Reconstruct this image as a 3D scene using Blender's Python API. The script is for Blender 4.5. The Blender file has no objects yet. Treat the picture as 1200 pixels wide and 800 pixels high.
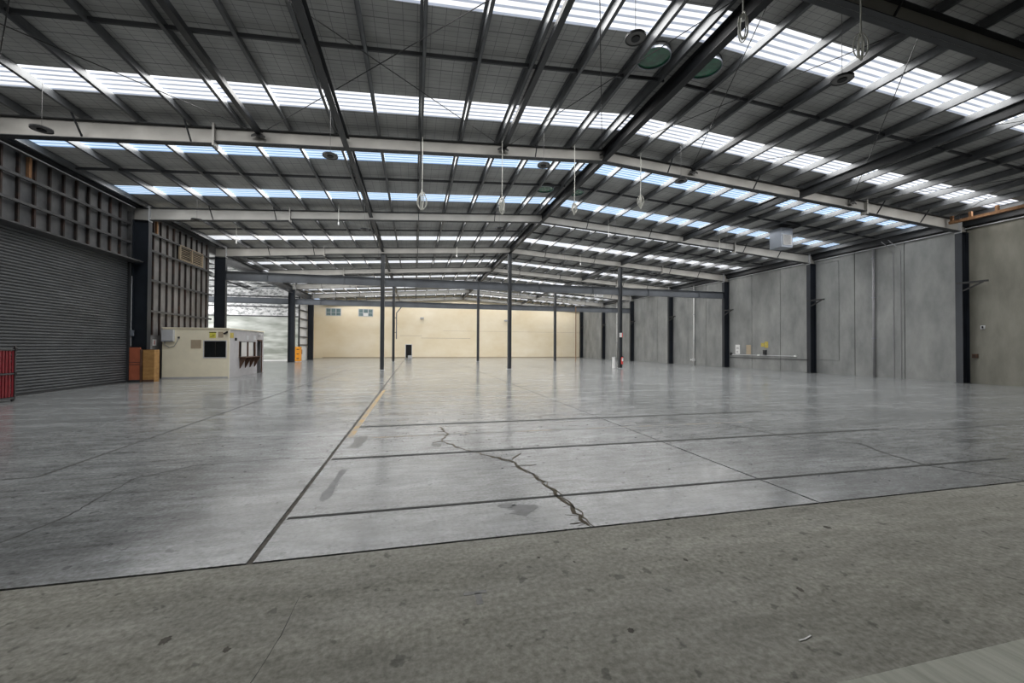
import bpy, math, random
from mathutils import Vector, Matrix
random.seed(7)
S = bpy.context.scene
COL = S.collection

# ------------------------------------------------------------------ camera
F_PX, PSI, PIT, ROL, CAM_H = 476.835, 0.23501, 0.01338, 0.00468, 1.598
cam_d = bpy.data.cameras.new('camera'); cam = bpy.data.objects.new('camera', cam_d); COL.objects.link(cam)
cam_d.sensor_width = 36.0; cam_d.lens = F_PX / 1200 * 36.0; cam_d.clip_start = 0.05; cam_d.clip_end = 400
r0 = Vector((math.cos(PSI), -math.sin(PSI), 0))
f0 = Vector((math.sin(PSI) * math.cos(PIT), math.cos(PSI) * math.cos(PIT), math.sin(PIT)))
u0 = r0.cross(f0)
cr = math.cos(ROL) * r0 + math.sin(ROL) * u0
cu = -math.sin(ROL) * r0 + math.cos(ROL) * u0
cam.matrix_world = Matrix(((cr.x, cu.x, -f0.x, 0), (cr.y, cu.y, -f0.y, 0), (cr.z, cu.z, -f0.z, CAM_H), (0, 0, 0, 1)))
S.camera = cam

# ------------------------------------------------------------------ world, exposure
w = bpy.data.worlds.new('world'); S.world = w; w.use_nodes = True
bg = w.node_tree.nodes['Background']; bg.inputs[0].default_value = (0.62, 0.76, 1.0, 1); bg.inputs[1].default_value = 1.0
S.view_settings.view_transform = 'Standard'; S.view_settings.look = 'None'
S.view_settings.gamma = 1; S.view_settings.use_curve_mapping = False
S.view_settings.exposure = 0.12
LIGHT_W = 400.0           # watts of daylight coming in through each skylight strip

# ------------------------------------------------------------------ dimensions
XR, XL, XG = 24.84, -11.40, 6.67          # inner faces of wall columns, ridge line
WALL_R, WALL_L = 25.33, -12.02
ZR, SL = 8.81, 0.0635                     # rafter top at ridge, roof slope
PD = 0.25                                 # purlin depth
FR = [6.17 + 7.5 * k for k in range(8)]   # portal frames
YB, YE = -8.9, 59.0                       # ends of the hall
def zt(x): return ZR - SL * abs(x - XG)   # rafter top
ROOF = lambda x: zt(x) + PD + 0.02        # roof underside
BANDS = []
for b in range(0, 7):
    y = 6.17 + 7.5 * b
    BANDS += [(y + 1.40, y + 2.36), (y + 5.58, y + 6.54)]

for (y0, y1) in BANDS:
    for s in (-1, 1):
        ld = bpy.data.lights.new('skylight_daylight', 'AREA'); ld.shape = 'RECTANGLE'
        ld.size = 17.6; ld.size_y = y1 - y0 - .04; ld.energy = LIGHT_W; ld.color = (1.0, 0.985, 0.96)
        lo = bpy.data.objects.new('skylight_daylight', ld); COL.objects.link(lo)
        x = XG + s * 9.1
        lo.location = (x, (y0 + y1) / 2, ROOF(x) - 0.012); lo.rotation_euler = (0, s * math.atan(SL), 0)

# ------------------------------------------------------------------ materials
def new_mat(name):
    m = bpy.data.materials.new(name); m.use_nodes = True
    nt = m.node_tree; return m, nt, nt.nodes['Principled BSDF']
def N(nt, t, **k):
    n = nt.nodes.new(t)
    for a, v in k.items(): setattr(n, a, v)
    return n
def mat(name, c, rough=.6, metal=0., var=.12, scale=2.0, stretch=(1, 1, 1), bump=0., bscale=30., c2=None, spec=.5, detail=6, contrast=(.3, .7), rvar=0.):
    m, nt, p = new_mat(name); L = nt.links.new
    geo = N(nt, 'ShaderNodeNewGeometry'); mp = N(nt, 'ShaderNodeMapping'); mp.inputs['Scale'].default_value = stretch
    L(geo.outputs['Position'], mp.inputs['Vector'])
    nz = N(nt, 'ShaderNodeTexNoise'); nz.inputs['Scale'].default_value = scale; nz.inputs['Detail'].default_value = detail; nz.inputs['Roughness'].default_value = .62
    L(mp.outputs[0], nz.inputs['Vector'])
    rp = N(nt, 'ShaderNodeValToRGB'); e = rp.color_ramp.elements
    e[0].position, e[1].position = contrast
    a = tuple(min(1, v * (1 - var)) for v in c); b = tuple(min(1, v * (1 + var)) for v in (c2 or c))
    if c2: b = c2; a = c
    e[0].color = (*a, 1); e[1].color = (*b, 1)
    L(nz.outputs['Fac'], rp.inputs[0]); L(rp.outputs[0], p.inputs['Base Color'])
    p.inputs['Roughness'].default_value = rough; p.inputs['Metallic'].default_value = metal; p.inputs['Specular IOR Level'].default_value = spec
    if rvar:
        mr = N(nt, 'ShaderNodeMapRange'); mr.inputs[3].default_value = rough - rvar; mr.inputs[4].default_value = rough + rvar
        L(nz.outputs['Fac'], mr.inputs[0]); L(mr.outputs[0], p.inputs['Roughness'])
    if bump:
        n2 = N(nt, 'ShaderNodeTexNoise'); n2.inputs['Scale'].default_value = bscale; n2.inputs['Detail'].default_value = 5
        L(mp.outputs[0], n2.inputs['Vector'])
        bp = N(nt, 'ShaderNodeBump'); bp.inputs['Strength'].default_value = bump; bp.inputs['Distance'].default_value = .02
        L(n2.outputs['Fac'], bp.inputs['Height']); L(bp.outputs[0], p.inputs['Normal'])
    return m

def concrete_floor(name, dark, light, tint, rough, spec, bump=.05, streak=.9):
    """layered stained concrete: broad clouds, streaky scuffs, small pits"""
    m, nt, p = new_mat(name); L = nt.links.new
    geo = N(nt, 'ShaderNodeNewGeometry')
    def noise(sc, st=(1, 1, 1), det=8, ro=.65):
        mp = N(nt, 'ShaderNodeMapping'); mp.inputs['Scale'].default_value = st; L(geo.outputs['Position'], mp.inputs[0])
        n = N(nt, 'ShaderNodeTexNoise'); n.inputs['Scale'].default_value = sc; n.inputs['Detail'].default_value = det; n.inputs['Roughness'].default_value = ro
        L(mp.outputs[0], n.inputs['Vector']); return n.outputs['Fac']
    def ramp(src, p0, p1, c0, c1):
        r = N(nt, 'ShaderNodeValToRGB'); e = r.color_ramp.elements; e[0].position, e[1].position = p0, p1
        e[0].color = (*c0, 1); e[1].color = (*c1, 1); L(src, r.inputs[0]); return r.outputs[0]
    def mix(a, b, f, mode='MIX'):
        x = N(nt, 'ShaderNodeMix', data_type='RGBA', blend_type=mode)
        if isinstance(f, float): x.inputs[0].default_value = f
        else: L(f, x.inputs[0])
        L(a, x.inputs[6]); L(b, x.inputs[7]); return x.outputs[2]
    broad = ramp(noise(.35, det=6), .32, .68, dark, light)
    mid = ramp(noise(1.7, (1, 1.6, 1)), .3, .72, tuple(v * .82 for v in tint), tuple(min(1, v * 1.12) for v in tint))
    c = mix(broad, mid, .45)
    sc = ramp(noise(5.5, (.5, 1.6, 1)), .34, .62, (.58, .58, .56), (1.16, 1.16, 1.16))
    c = mix(c, sc, streak, 'MULTIPLY')
    st = ramp(noise(1.3, (.22, 1.5, 1), det=7), .34, .64, (.70, .70, .69), (1.18, 1.18, 1.17))
    c = mix(c, st, streak, 'MULTIPLY')
    fine = ramp(noise(28., det=4), .32, .66, (.62, .62, .60), (1.18, 1.18, 1.18))
    c = mix(c, fine, .95, 'MULTIPLY')
    pits = ramp(noise(9., det=3, ro=.5), .31, .36, (.40, .40, .40), (1, 1, 1))
    c = mix(c, pits, .75, 'MULTIPLY')
    L(c, p.inputs['Base Color'])
    mr = N(nt, 'ShaderNodeMapRange'); mr.inputs[1].default_value = .3; mr.inputs[2].default_value = .7
    mr.inputs[3].default_value = rough * .82; mr.inputs[4].default_value = rough * 1.6
    L(noise(1.1, (.4, 1.5, 1)), mr.inputs[0]); L(mr.outputs[0], p.inputs['Roughness'])
    p.inputs['Specular IOR Level'].default_value = spec
    bp = N(nt, 'ShaderNodeBump'); bp.inputs['Strength'].default_value = bump; bp.inputs['Distance'].default_value = .004
    L(noise(9., det=4), bp.inputs['Height']); L(bp.outputs[0], p.inputs['Normal'])
    return m

def ceiling_mat():
    """grey insulation blanket behind square wire mesh"""
    m, nt, p = new_mat('insulation_blanket'); L = nt.links.new
    geo = N(nt, 'ShaderNodeNewGeometry'); sp = N(nt, 'ShaderNodeSeparateXYZ'); L(geo.outputs['Position'], sp.inputs[0])
    def line(o, per, wd):
        a = N(nt, 'ShaderNodeMath', operation='MODULO'); a.inputs[1].default_value = per
        s = N(nt, 'ShaderNodeMath', operation='ADD'); s.inputs[1].default_value = 300.0; L(o, s.inputs[0]); L(s.outputs[0], a.inputs[0])
        b = N(nt, 'ShaderNodeMath', operation='LESS_THAN'); b.inputs[1].default_value = wd; L(a.outputs[0], b.inputs[0]); return b.outputs[0]
    lx, ly, lb = line(sp.outputs[0], .30, .012), line(sp.outputs[1], .15, .010), line(sp.outputs[1], .75, .03)
    mx = N(nt, 'ShaderNodeMath', operation='MAXIMUM'); L(lx, mx.inputs[0]); L(ly, mx.inputs[1])
    mx2 = N(nt, 'ShaderNodeMath', operation='MAXIMUM'); L(mx.outputs[0], mx2.inputs[0]); L(lb, mx2.inputs[1])
    nz = N(nt, 'ShaderNodeTexNoise'); nz.inputs['Scale'].default_value = 1.4; nz.inputs['Detail'].default_value = 5; L(geo.outputs['Position'], nz.inputs['Vector'])
    rp = N(nt, 'ShaderNodeValToRGB'); e = rp.color_ramp.elements; e[0].color = (.33, .33, .32, 1); e[1].color = (.45, .45, .435, 1); e[0].position = .3; e[1].position = .7
    L(nz.outputs[0], rp.inputs[0])
    x = N(nt, 'ShaderNodeMix', data_type='RGBA'); L(mx2.outputs[0], x.inputs[0]); L(rp.outputs[0], x.inputs[6]); x.inputs[7].default_value = (.19, .19, .19, 1)
    L(x.outputs[2], p.inputs['Base Color']); p.inputs['Roughness'].default_value = .75
    return m

def emit_mat(name, c, e):
    m, nt, p = new_mat(name)
    p.inputs['Base Color'].default_value = (*c, 1); p.inputs['Emission Color'].default_value = (*c, 1); p.inputs['Emission Strength'].default_value = e
    p.inputs['Roughness'].default_value = .4; m.cycles.emission_sampling = 'NONE'
    return m

M = dict(
    slab=concrete_floor('grey_concrete', (.19, .198, .205), (.315, .325, .335), (.27, .283, .297), .165, .5),
    slab_front=concrete_floor('worn_concrete', (.27, .267, .238), (.36, .356, .318), (.325, .32, .284), .62, .3, .6, .45),
    apron=mat('broomed_concrete', (.34, .35, .30), .8, c2=(.52, .53, .47), scale=3, stretch=(6, .6, 1), bump=.5, bscale=8),
    joint=mat('joint_dirt', (.085, .078, .066), .9, var=.5, scale=14),
    kerf=mat('filled_saw_cut', (.045, .045, .043), .8, spec=.08, c2=(.105, .108, .108), scale=9, stretch=(1, 3, 1)),
    crack=mat('crack_dirt', (.06, .052, .04), .9, spec=.1, c2=(.145, .128, .096), scale=30),
    stain=mat('oil_stain', (.055, .058, .062), .45, c2=(.15, .156, .162), scale=8),
    stain2=mat('tyre_scuff', (.065, .065, .06), .5, c2=(.19, .19, .18), scale=12),
    yellow_line=mat('worn_yellow_paint', (.22, .21, .18), .5, c2=(.40, .255, .075), scale=5, contrast=(.36, .56)),
    ghost_line=mat('faded_line', (.20, .205, .205), .5, spec=.25, c2=(.27, .20, .13), scale=2.5, contrast=(.42, .66)),
    blanket=ceiling_mat(),
    roof_top=mat('roof_steel', (.5, .5, .5), .5),
    sky_pan=emit_mat('skylight_sheet', (.95, .97, 1.0), .95),
    sky_rib=emit_mat('skylight_rib', (.52, .56, .64), .50),  # shading of the ribs put in as darker colour and weaker glow
    sky_pan_blue=emit_mat('blue_cast_skylight_sheet', (.62, .80, 1.0), .90),  # blue cast of the light put into the sheet and rib colours
    sky_rib_blue=emit_mat('blue_cast_skylight_rib', (.33, .46, .66), .60),
    purlin=mat('galvanised_purlin', (.085, .09, .095), .38, .25, var=.25, scale=3),
    rafter=mat('rafter_grey_paint', (.37, .36, .335), .5, var=.10, scale=1.5),
    flange=mat('flange_shade_dark', (.022, .025, .028), .5, var=.2),  # rafter flanges darkened, shadow under the flange put into the colour
    strut=mat('strut_dark_paint', (.019, .021, .024), .45, var=.25),
    ridge=mat('ridge_black_paint', (.009, .010, .012), .5, var=.2, spec=.3),
    column=mat('column_blue_black', (.013, .017, .024), .42, var=.3, scale=1.2, spec=.45),
    post=mat('post_charcoal', (.05, .055, .062), .45, var=.2),
    tie=mat('tie_beam_grey', (.10, .11, .125), .45, var=.2, scale=1.0),
    rod=mat('rod_black', (.02, .02, .02), .6, var=.1),
    panel=mat('precast_concrete', (.165, .172, .172), .7, c2=(.33, .335, .325), scale=.8, stretch=(1, 1.3, .6), bump=.15, bscale=14, detail=9, contrast=(.28, .75)),
    panel_warm=mat('warm_precast_concrete', (.165, .160, .132), .7, c2=(.275, .268, .228), scale=.9, stretch=(1, 1.6, .55), bump=.15, bscale=14, detail=9, contrast=(.28, .75)),
    conduit=mat('grey_conduit', (.30, .30, .31), .5),
    backing=mat('joint_sealant', (.05, .05, .05), .9),
    cladding=mat('grey_sheeting', (.05, .054, .06), .6, c2=(.15, .15, .15), scale=1.3, stretch=(1, 1, .7), detail=9),
    cladding2=mat('dusty_sheeting', (.13, .125, .122), .6, c2=(.27, .26, .258), scale=1.6, stretch=(1, 1, .5), detail=9),
    stud=mat('rusty_stud', (.022, .018, .017), .7, c2=(.075, .036, .026), scale=2.2, contrast=(.45, .75)),
    girt=mat('girt_grey', (.07, .07, .072), .5, .2, var=.3, scale=3),
    rust_wood=mat('rusty_timber', (.17, .085, .04), .8, c2=(.34, .18, .085), scale=5, stretch=(1, 3, 1)),
    curtain=mat('roller_curtain', (.13, .138, .145), .42, .3, var=.25, scale=1.2, stretch=(1, .6, 2)),
    dark_steel=mat('dark_steel', (.035, .037, .04), .5, .2),
    black=mat('dark_opening', (.008, .008, .009), .5, var=.1, spec=.3),
    cream=mat('cream_end_wall', (.80, .68, .47), .6, c2=(.92, .83, .66), scale=.22, stretch=(1, 1, 1.6), detail=4, spec=.3),
    cream_off=mat('office_cream', (.88, .81, .63), .55, var=.05, scale=2),
    grey_shade=mat('grey_paint_and_office_shade', (.46, .45, .46), .6, var=.08, scale=2),  # also the office side walls, their shade put into the colour
    white=mat('white_paint', (.74, .74, .73), .5, var=.05),
    white2=mat('pale_grey_paint', (.55, .56, .58), .5, var=.06),
    zinc=mat('zinc_duct', (.30, .33, .38), .35, .5, var=.1),
    foil=mat('silver_foil', (.30, .31, .31), .34, .35, c2=(.90, .90, .90), scale=3.0, bump=1.0, bscale=5., stretch=(1, 1, 1.6), contrast=(.38, .56)),  # glints and shade of the crinkles put into the colour noise
    curtain_w=mat('silver_green_wrap', (.27, .29, .25), .45, .1, c2=(.62, .64, .60), scale=.55, stretch=(.5, 1, 2.6), bump=.25, bscale=1.5, detail=3, contrast=(.36, .62)),
    green=mat('green_tinted_throat', (.006, .055, .03), .10, c2=(.012, .17, .075), scale=5),
    green_dark=mat('green_vane', (.01, .06, .035), .3, c2=(.02, .12, .08), scale=6),
    glass=mat('window_glass', (.11, .17, .18), .15, c2=(.20, .27, .28), scale=1.5),
    dark_glass=mat('dark_window', (.010, .012, .013), .12, var=.2),
    red=mat('red_plastic', (.20, .010, .018), .45, var=.25, scale=9),
    red_sign=mat('red_sign', (.62, .06, .05), .4),
    orange=mat('orange_paint', (.80, .32, .02), .45, var=.12, scale=5),
    terracotta=mat('red_orange_board', (.36, .10, .05), .6, var=.15, scale=4),
    ply=mat('plywood', (.30, .155, .05), .7, c2=(.46, .26, .09), scale=3, stretch=(1, 1, 3)),
    brown=mat('brown_timber', (.10, .05, .03), .7, var=.3),
    yellow=mat('yellow_sign', (.72, .66, .10), .5, var=.1),
    mustard=mat('mustard_sign', (.48, .38, .08), .6, var=.25, scale=12),
    beige=mat('beige_board', (.42, .34, .24), .7, var=.1),
    cord=mat('white_cord', (.60, .60, .55), .5, var=.1),
    cable=mat('grey_cable', (.10, .10, .10), .6),
    disc=mat('grey_disc', (.16, .155, .15), .5, var=.15),
    paper=mat('white_scrap', (.85, .85, .85), .6, var=.05),
)

# ------------------------------------------------------------------ mesh helpers
def world_loc(o):
    v = Vector(o.location)
    while o.parent: o = o.parent; v += Vector(o.location)
    return v
class MB:
    def __init__(s): s.v, s.f, s.m = [], [], []
    def poly(s, pts, mi=0):
        i = len(s.v); s.v += [tuple(p) for p in pts]; s.f.append(tuple(range(i, i + len(pts)))); s.m.append(mi)
    def hexa(s, p, mi=0):     # p: 4 bottom + 4 top points
        i = len(s.v); s.v += [tuple(q) for q in p]
        for f in ((0, 3, 2, 1), (4, 5, 6, 7), (0, 1, 5, 4), (1, 2, 6, 5), (2, 3, 7, 6), (3, 0, 4, 7)):
            s.f.append(tuple(i + k for k in f)); s.m.append(mi)
        return s
    def box(s, x0, x1, y0, y1, z0, z1, mi=0):
        s.hexa([(x0, y0, z0), (x1, y0, z0), (x1, y1, z0), (x0, y1, z0), (x0, y0, z1), (x1, y0, z1), (x1, y1, z1), (x0, y1, z1)], mi); return s
    def beam(s, a, b, wd, ht, up=(0, 0, 1), mi=0):
        a, b = Vector(a), Vector(b); d = (b - a).normalized(); u = Vector(up); sd = d.cross(u)
        if sd.length < 1e-4: sd = d.cross(Vector((1, 0, 0)))
        sd.normalize(); u = sd.cross(d).normalized()
        o = [(-wd / 2, -ht / 2), (wd / 2, -ht / 2), (wd / 2, ht / 2), (-wd / 2, ht / 2)]
        i = len(s.v)
        for P in (a, b): s.v += [tuple(P + sd * q[0] + u * q[1]) for q in o]
        for f in ((0, 1, 2, 3), (7, 6, 5, 4), (0, 4, 5, 1), (1, 5, 6, 2), (2, 6, 7, 3), (3, 7, 4, 0)):
            s.f.append(tuple(i + k for k in f)); s.m.append(mi)
        return s
    def tube(s, pts, r, n=6, closed=False, mi=0):
        P = [Vector(p) for p in pts]; i0 = len(s.v); k = len(P)
        prev = None
        for j, p in enumerate(P):
            if closed: d = P[(j + 1) % k] - P[j - 1]
            else: d = P[min(j + 1, k - 1)] - P[max(j - 1, 0)]
            d.normalize()
            a = prev if prev else (Vector((0, 0, 1)) if abs(d.z) < .9 else Vector((1, 0, 0)))
            a = a - d * a.dot(d)
            if a.length < 1e-5: a = d.orthogonal()
            a.normalize(); prev = a; b = d.cross(a)
            for t in range(n):
                an = 2 * math.pi * t / n; s.v.append(tuple(p + a * (r * math.cos(an)) + b * (r * math.sin(an))))
        for j in range(k if closed else k - 1):
            for t in range(n):
                q = (j + 1) % k
                s.f.append((i0 + j * n + t, i0 + j * n + (t + 1) % n, i0 + q * n + (t + 1) % n, i0 + q * n + t)); s.m.append(mi)
        if not closed:
            s.f.append(tuple(i0 + t for t in range(n))[::-1]); s.m.append(mi)
            s.f.append(tuple(i0 + (k - 1) * n + t for t in range(n))); s.m.append(mi)
        return s
    def cyl(s, c, r, z0, z1, n=20, mi=0, r2=None):
        i = len(s.v); r2 = r if r2 is None else r2
        for (z, R) in ((z0, r), (z1, r2)):
            s.v += [(c[0] + R * math.cos(2 * math.pi * t / n), c[1] + R * math.sin(2 * math.pi * t / n), z) for t in range(n)]
        for t in range(n): s.f.append((i + t, i + (t + 1) % n, i + n + (t + 1) % n, i + n + t)); s.m.append(mi)
        s.f.append(tuple(i + t for t in range(n))[::-1]); s.m.append(mi); s.f.append(tuple(i + n + t for t in range(n))); s.m.append(mi)
        return s
    def ring(s, c, ri, ro, z0, z1, n=24, mi=0):
        i = len(s.v)
        for (R, z) in ((ri, z0), (ro, z0), (ro, z1), (ri, z1)):
            s.v += [(c[0] + R * math.cos(2 * math.pi * t / n), c[1] + R * math.sin(2 * math.pi * t / n), z) for t in range(n)]
        for q in range(4):
            for t in range(n):
                a, b = i + q * n, i + ((q + 1) % 4) * n
                s.f.append((a + t, b + t, b + (t + 1) % n, a + (t + 1) % n)); s.m.append(mi)
        return s
    def ibeam(s, a, b, dep, wd, tf=.016, tw=.012, up=(0, 0, 1), top=True, mi=0, mf=None):
        """I section; a,b are top-of-section end points"""
        mf = mi if mf is None else mf
        a, b, u = Vector(a), Vector(b), Vector(up)
        d = (b - a).normalized(); sd = d.cross(u).normalized(); u = sd.cross(d).normalized()
        o = (lambda q: -u * q)
        s.beam(a + o(tf / 2), b + o(tf / 2), wd, tf, u, mf); s.beam(a + o(dep - tf / 2), b + o(dep - tf / 2), wd, tf, u, mf)
        s.beam(a + o(dep / 2), b + o(dep / 2), tw, dep - 2 * tf, u, mi); return s
    def build(s, name, m, parent=None, smooth=False):
        me = bpy.data.meshes.new(name)
        xs = [v[0] for v in s.v]; ys = [v[1] for v in s.v]; zs = [v[2] for v in s.v]
        o3 = Vector(((min(xs) + max(xs)) / 2, (min(ys) + max(ys)) / 2, min(zs)))
        me.from_pydata([(v[0] - o3.x, v[1] - o3.y, v[2] - o3.z) for v in s.v], [], s.f)
        for k in (m if isinstance(m, (list, tuple)) else [m]): me.materials.append(M[k])
        me.polygons.foreach_set('material_index', s.m)
        if smooth: me.polygons.foreach_set('use_smooth', [True] * len(s.f))
        me.update()
        o = bpy.data.objects.new(name, me); COL.objects.link(o)
        if parent: o.parent = parent; o.location = o3 - world_loc(parent)
        else: o.location = o3
        return o
def bx(name, m, parent, *a): return MB().box(*a).build(name, m, parent)
def tag(o, label, cat, group=None):
    o['label'] = label; o['category'] = cat
    if group: o['group'] = group
    return o
def thing(name, loc, label, cat, group=None):
    o = bpy.data.objects.new(name, None); COL.objects.link(o); o.location = loc; o.empty_display_size = .2
    return tag(o, label, cat, group)
def struct(o): o['kind'] = 'structure'; return o
def sempty(name, loc):
    o = bpy.data.objects.new(name, None); COL.objects.link(o); o.location = loc; return struct(o)
def dup(o, parent, loc, rot=None):
    c = o.copy(); COL.objects.link(c); c.parent = parent; c.location = loc
    if rot: c.rotation_euler = rot
    return c

# ================================================================== FLOOR
floor = struct(bx('floor', 'joint', None, -25.2, 25.5, YB, YE + .2, -.30, -.012))
GAP = .03
def slab(x0, x1, y0, y1, m, g=GAP, gx=None):
    gx = g if gx is None else gx
    return bx('concrete_slab', m, floor, x0 + gx / 2, x1 - gx / 2, y0 + g / 2, y1 - g / 2, -.15, 0)
bx('concrete_slab', 'apron', floor, -25.2, 25.4, YB, 1.546, -.15, .003)
for x0, x1 in ((-25.2, -11.3), (-11.3, 6.2), (6.2, 25.4)): bx('concrete_slab', 'slab_front', floor, x0 + .003, x1 - .003, 1.55, 3.356, -.15, 0)
XS = [-25.2, -16.5, -11.3, -6.1, -1.17, 4.1, 9.4, 14.6, 19.9, 25.4]
for i in range(9):
    for (a, b) in ((3.37, 31.0), (31.0, YE + .1)):
        x0, x1 = XS[i], XS[i + 1]
        g0 = .045 if abs(x0 + 1.17) < .1 else .028; g1 = .045 if abs(x1 + 1.17) < .1 else .028
        bx('concrete_slab', 'slab', floor, x0 + g0 / 2, x1 - g1 / 2, a + .014, b - .01, -.15, 0)
def strip(name, m, pts, wd, jag=0, z=.0025, seed=1):
    rnd = random.Random(seed); mb = MB(); P = [Vector((p[0], p[1], 0)) for p in pts]
    if jag:
        Q = [P[0]]
        for a, b in zip(P, P[1:]):
            n = max(1, int((b - a).length / .07))
            for k in range(1, n + 1):
                q = a.lerp(b, k / n)
                if k < n: q += Vector((rnd.uniform(-jag, jag), rnd.uniform(-jag, jag), 0))
                Q.append(q)
        P = Q
    L, R = [], []
    for i, p in enumerate(P):
        d = (P[min(i + 1, len(P) - 1)] - P[max(i - 1, 0)]).normalized(); n = Vector((-d.y, d.x, 0))
        hw = wd / 2 * (rnd.uniform(.45, 1.5) if jag else 1)
        if jag and i in (0, len(P) - 1): hw *= .3
        L.append(p + n * hw); R.append(p - n * hw)
    up = Vector((0, 0, z)); i0 = 0
    mb.v = [tuple(q) for q in L] + [tuple(q) for q in R] + [tuple(q + up) for q in L] + [tuple(q + up) for q in R]
    n = len(P)
    for i in range(n - 1):
        mb.f += [(2 * n + i, 3 * n + i, 3 * n + i + 1, 2 * n + i + 1), (i, 2 * n + i, 2 * n + i + 1, i + 1), (n + i, n + i + 1, 3 * n + i + 1, 3 * n + i)]
        mb.m += [0, 0, 0]
    return mb.build(name, m, floor)
strip('filled_saw_cut', 'kerf', [(-1.13, 4.17), (8.45, 4.13)], .05, 0, .002, 3)
strip('filled_saw_cut', 'kerf', [(-1.13, 6.20), (8.94, 6.17)], .085, 0, .002, 4)
strip('filled_saw_cut', 'kerf', [(-1.05, 8.55), (8.52, 8.53)], .11, 0, .002, 5)
strip('saw_cut', 'kerf', [(-4.72, 6.11), (-4.42, 6.13), (-4.40, 13.4), (-4.40, 30.0)], .045, 0, .0015)
strip('saw_cut', 'kerf', [(-5.2, 6.05), (-4.72, 6.11)], .02, .004, .0015, 9)
CR = [(.5, 8.24), (.6, 7.57), (.46, 6.97), (.77, 6.32), (1.04, 5.95), (1.32, 5.57), (1.40, 5.1), (1.46, 4.85), (1.51, 4.4), (1.53, 3.93), (1.52, 3.48), (1.54, 3.39)]
strip('crack', 'crack', CR, .032, .03, .002, 11)
strip('crack', 'crack', [(p[0] + .035, p[1] - .03) for p in CR[4:]], .018, .035, .002, 12)
rb = random.Random(4)
for q in range(14):
    t = rb.uniform(0, len(CR) - 1.01); i = int(t); a, b = Vector((*CR[i], 0)), Vector((*CR[i + 1], 0)); p = a.lerp(b, t - i); an = rb.uniform(-.5, .5) + (0 if rb.random() < .5 else math.pi); l = rb.uniform(.06, .16)
    strip('crack', 'crack', [(p.x, p.y), (p.x + l * math.cos(an), p.y + l * math.sin(an))], .018, .012, .002, 40 + q)
strip('crack', 'crack', [(1.36, 5.62), (1.45, 5.78), (1.58, 5.95)], .03, .03, .003, 13)
strip('crack', 'crack', [(.46, 6.97), (.3, 6.9)], .03, .02, .003, 14)
strip('crack', 'crack', [(1.35, 5.35), (1.62, 5.32)], .02, .02, .003, 15)
strip('crack', 'kerf', [(-3.3, 3.95), (-3.2, 4.3), (-3.14, 4.7), (-3.2, 5.2), (-3.25, 5.83), (-2.82, 6.28), (-1.82, 6.40), (-1.24, 6.27)], .016, .012, .0015, 16)
strip('crack', 'kerf', [(7.22, 3.39), (6.85, 4.13), (7.0, 4.7), (7.3, 5.3), (6.6, 5.95), (6.5, 6.4), (6.36, 7.66)], .04, .012, .0015, 17)
strip('crack', 'kerf', [(-.70, 2.86), (-.705, 2.5), (-.74, 2.2), (-.8, 1.95)], .003, .004, .0012, 18)
strip('crack', 'kerf', [(9.0, 6.15), (10.2, 5.9), (12.4, 6.0)], .03, .02, .0015, 19)
strip('painted_line', 'yellow_line', [(-1.09, 7.6), (-1.08, 12.0), (-1.06, 15.6)], .10, 0, .001)
strip('painted_line', 'ghost_line', [(-1.05, 7.52), (6.9, 7.42)], .07, 0, .0009)
strip('scuff_mark', 'stain', [(-.88, 5.69), (-.91, 4.57)], .085, .004, .0011, 21)
strip('scuff_mark', 'stain2', [(-.86, 7.7), (-.93, 6.8)], .16, .02, .0011, 22)
def blot(cx, cy, rx, ry, m, seed, name='oil_stain', z=.0012):
    rnd = random.Random(seed); mb = MB(); n = 26
    pts = [(cx + rx * math.cos(2 * math.pi * t / n) * rnd.uniform(.5, 1.1), cy + ry * math.sin(2 * math.pi * t / n) * rnd.uniform(.5, 1.1)) for t in range(n)]
    mb.poly([(p[0], p[1], z) for p in pts])
    for t in range(n): a, b = pts[t], pts[(t + 1) % n]; mb.poly([(a[0], a[1], 0), (b[0], b[1], 0), (b[0], b[1], z), (a[0], a[1], z)])
    return mb.build(name, m, floor)
blot(1.06, 3.90, .17, .16, 'stain', 5)
blot(.92, 4.02, .10, .07, 'stain', 6)
blot(.36, 6.75, .1, .15, 'stain2', 7)
MB().box(.39, .43, 2.52, 2.64, 0, .0012).build('tape_mark', 'stain2', floor)
MB().box(.32, .47, 2.63, 2.665, 0, .0012).build('tape_mark', 'stain2', floor)
for (a, b, r) in ((.93, 2.98, .012), (1.17, 2.86, .01), (2.0, 2.7, .018), (2.5, 2.2, .022), (1.2, 2.1, .02), (-1.3, 2.6, .03), (-.95, 2.45, .02), (3.6, 2.9, .03)):
    blot(a, b, r, r * 1.3, 'joint', int(a * 100), 'floor_pit')
tag(strip('plastic_scrap', 'paper', [(2.056, 1.815), (2.10, 1.818), (2.155, 1.832)], .008, 0, .004), '', '')
ps = bpy.data.objects['plastic_scrap']; ps.parent = None; ps.location = world_loc(ps) + Vector(floor.location)
tag(ps, 'thin white curved scrap of plastic lying on the worn front slab', 'scrap')

# ================================================================== ROOF
ceil = None
mb = MB(); edges = [YB] + [e for b in BANDS for e in b] + [YE + .2]
for i in range(0, len(edges), 2):
    y0, y1 = edges[i], edges[i + 1]
    for (xa, xb) in ((WALL_L - .35, XG), (XG, WALL_R + .4)):
        za, zb = ROOF(xa), ROOF(xb)
        mb.hexa([(xa, y0, za), (xb, y0, zb), (xb, y1, zb), (xa, y1, za), (xa, y0, za + .08), (xb, y0, zb + .08), (xb, y1, zb + .08), (xa, y1, za + .08)])
ceil = struct(mb.build('ceiling', 'blanket'))
CL = Vector(ceil.location)
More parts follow.
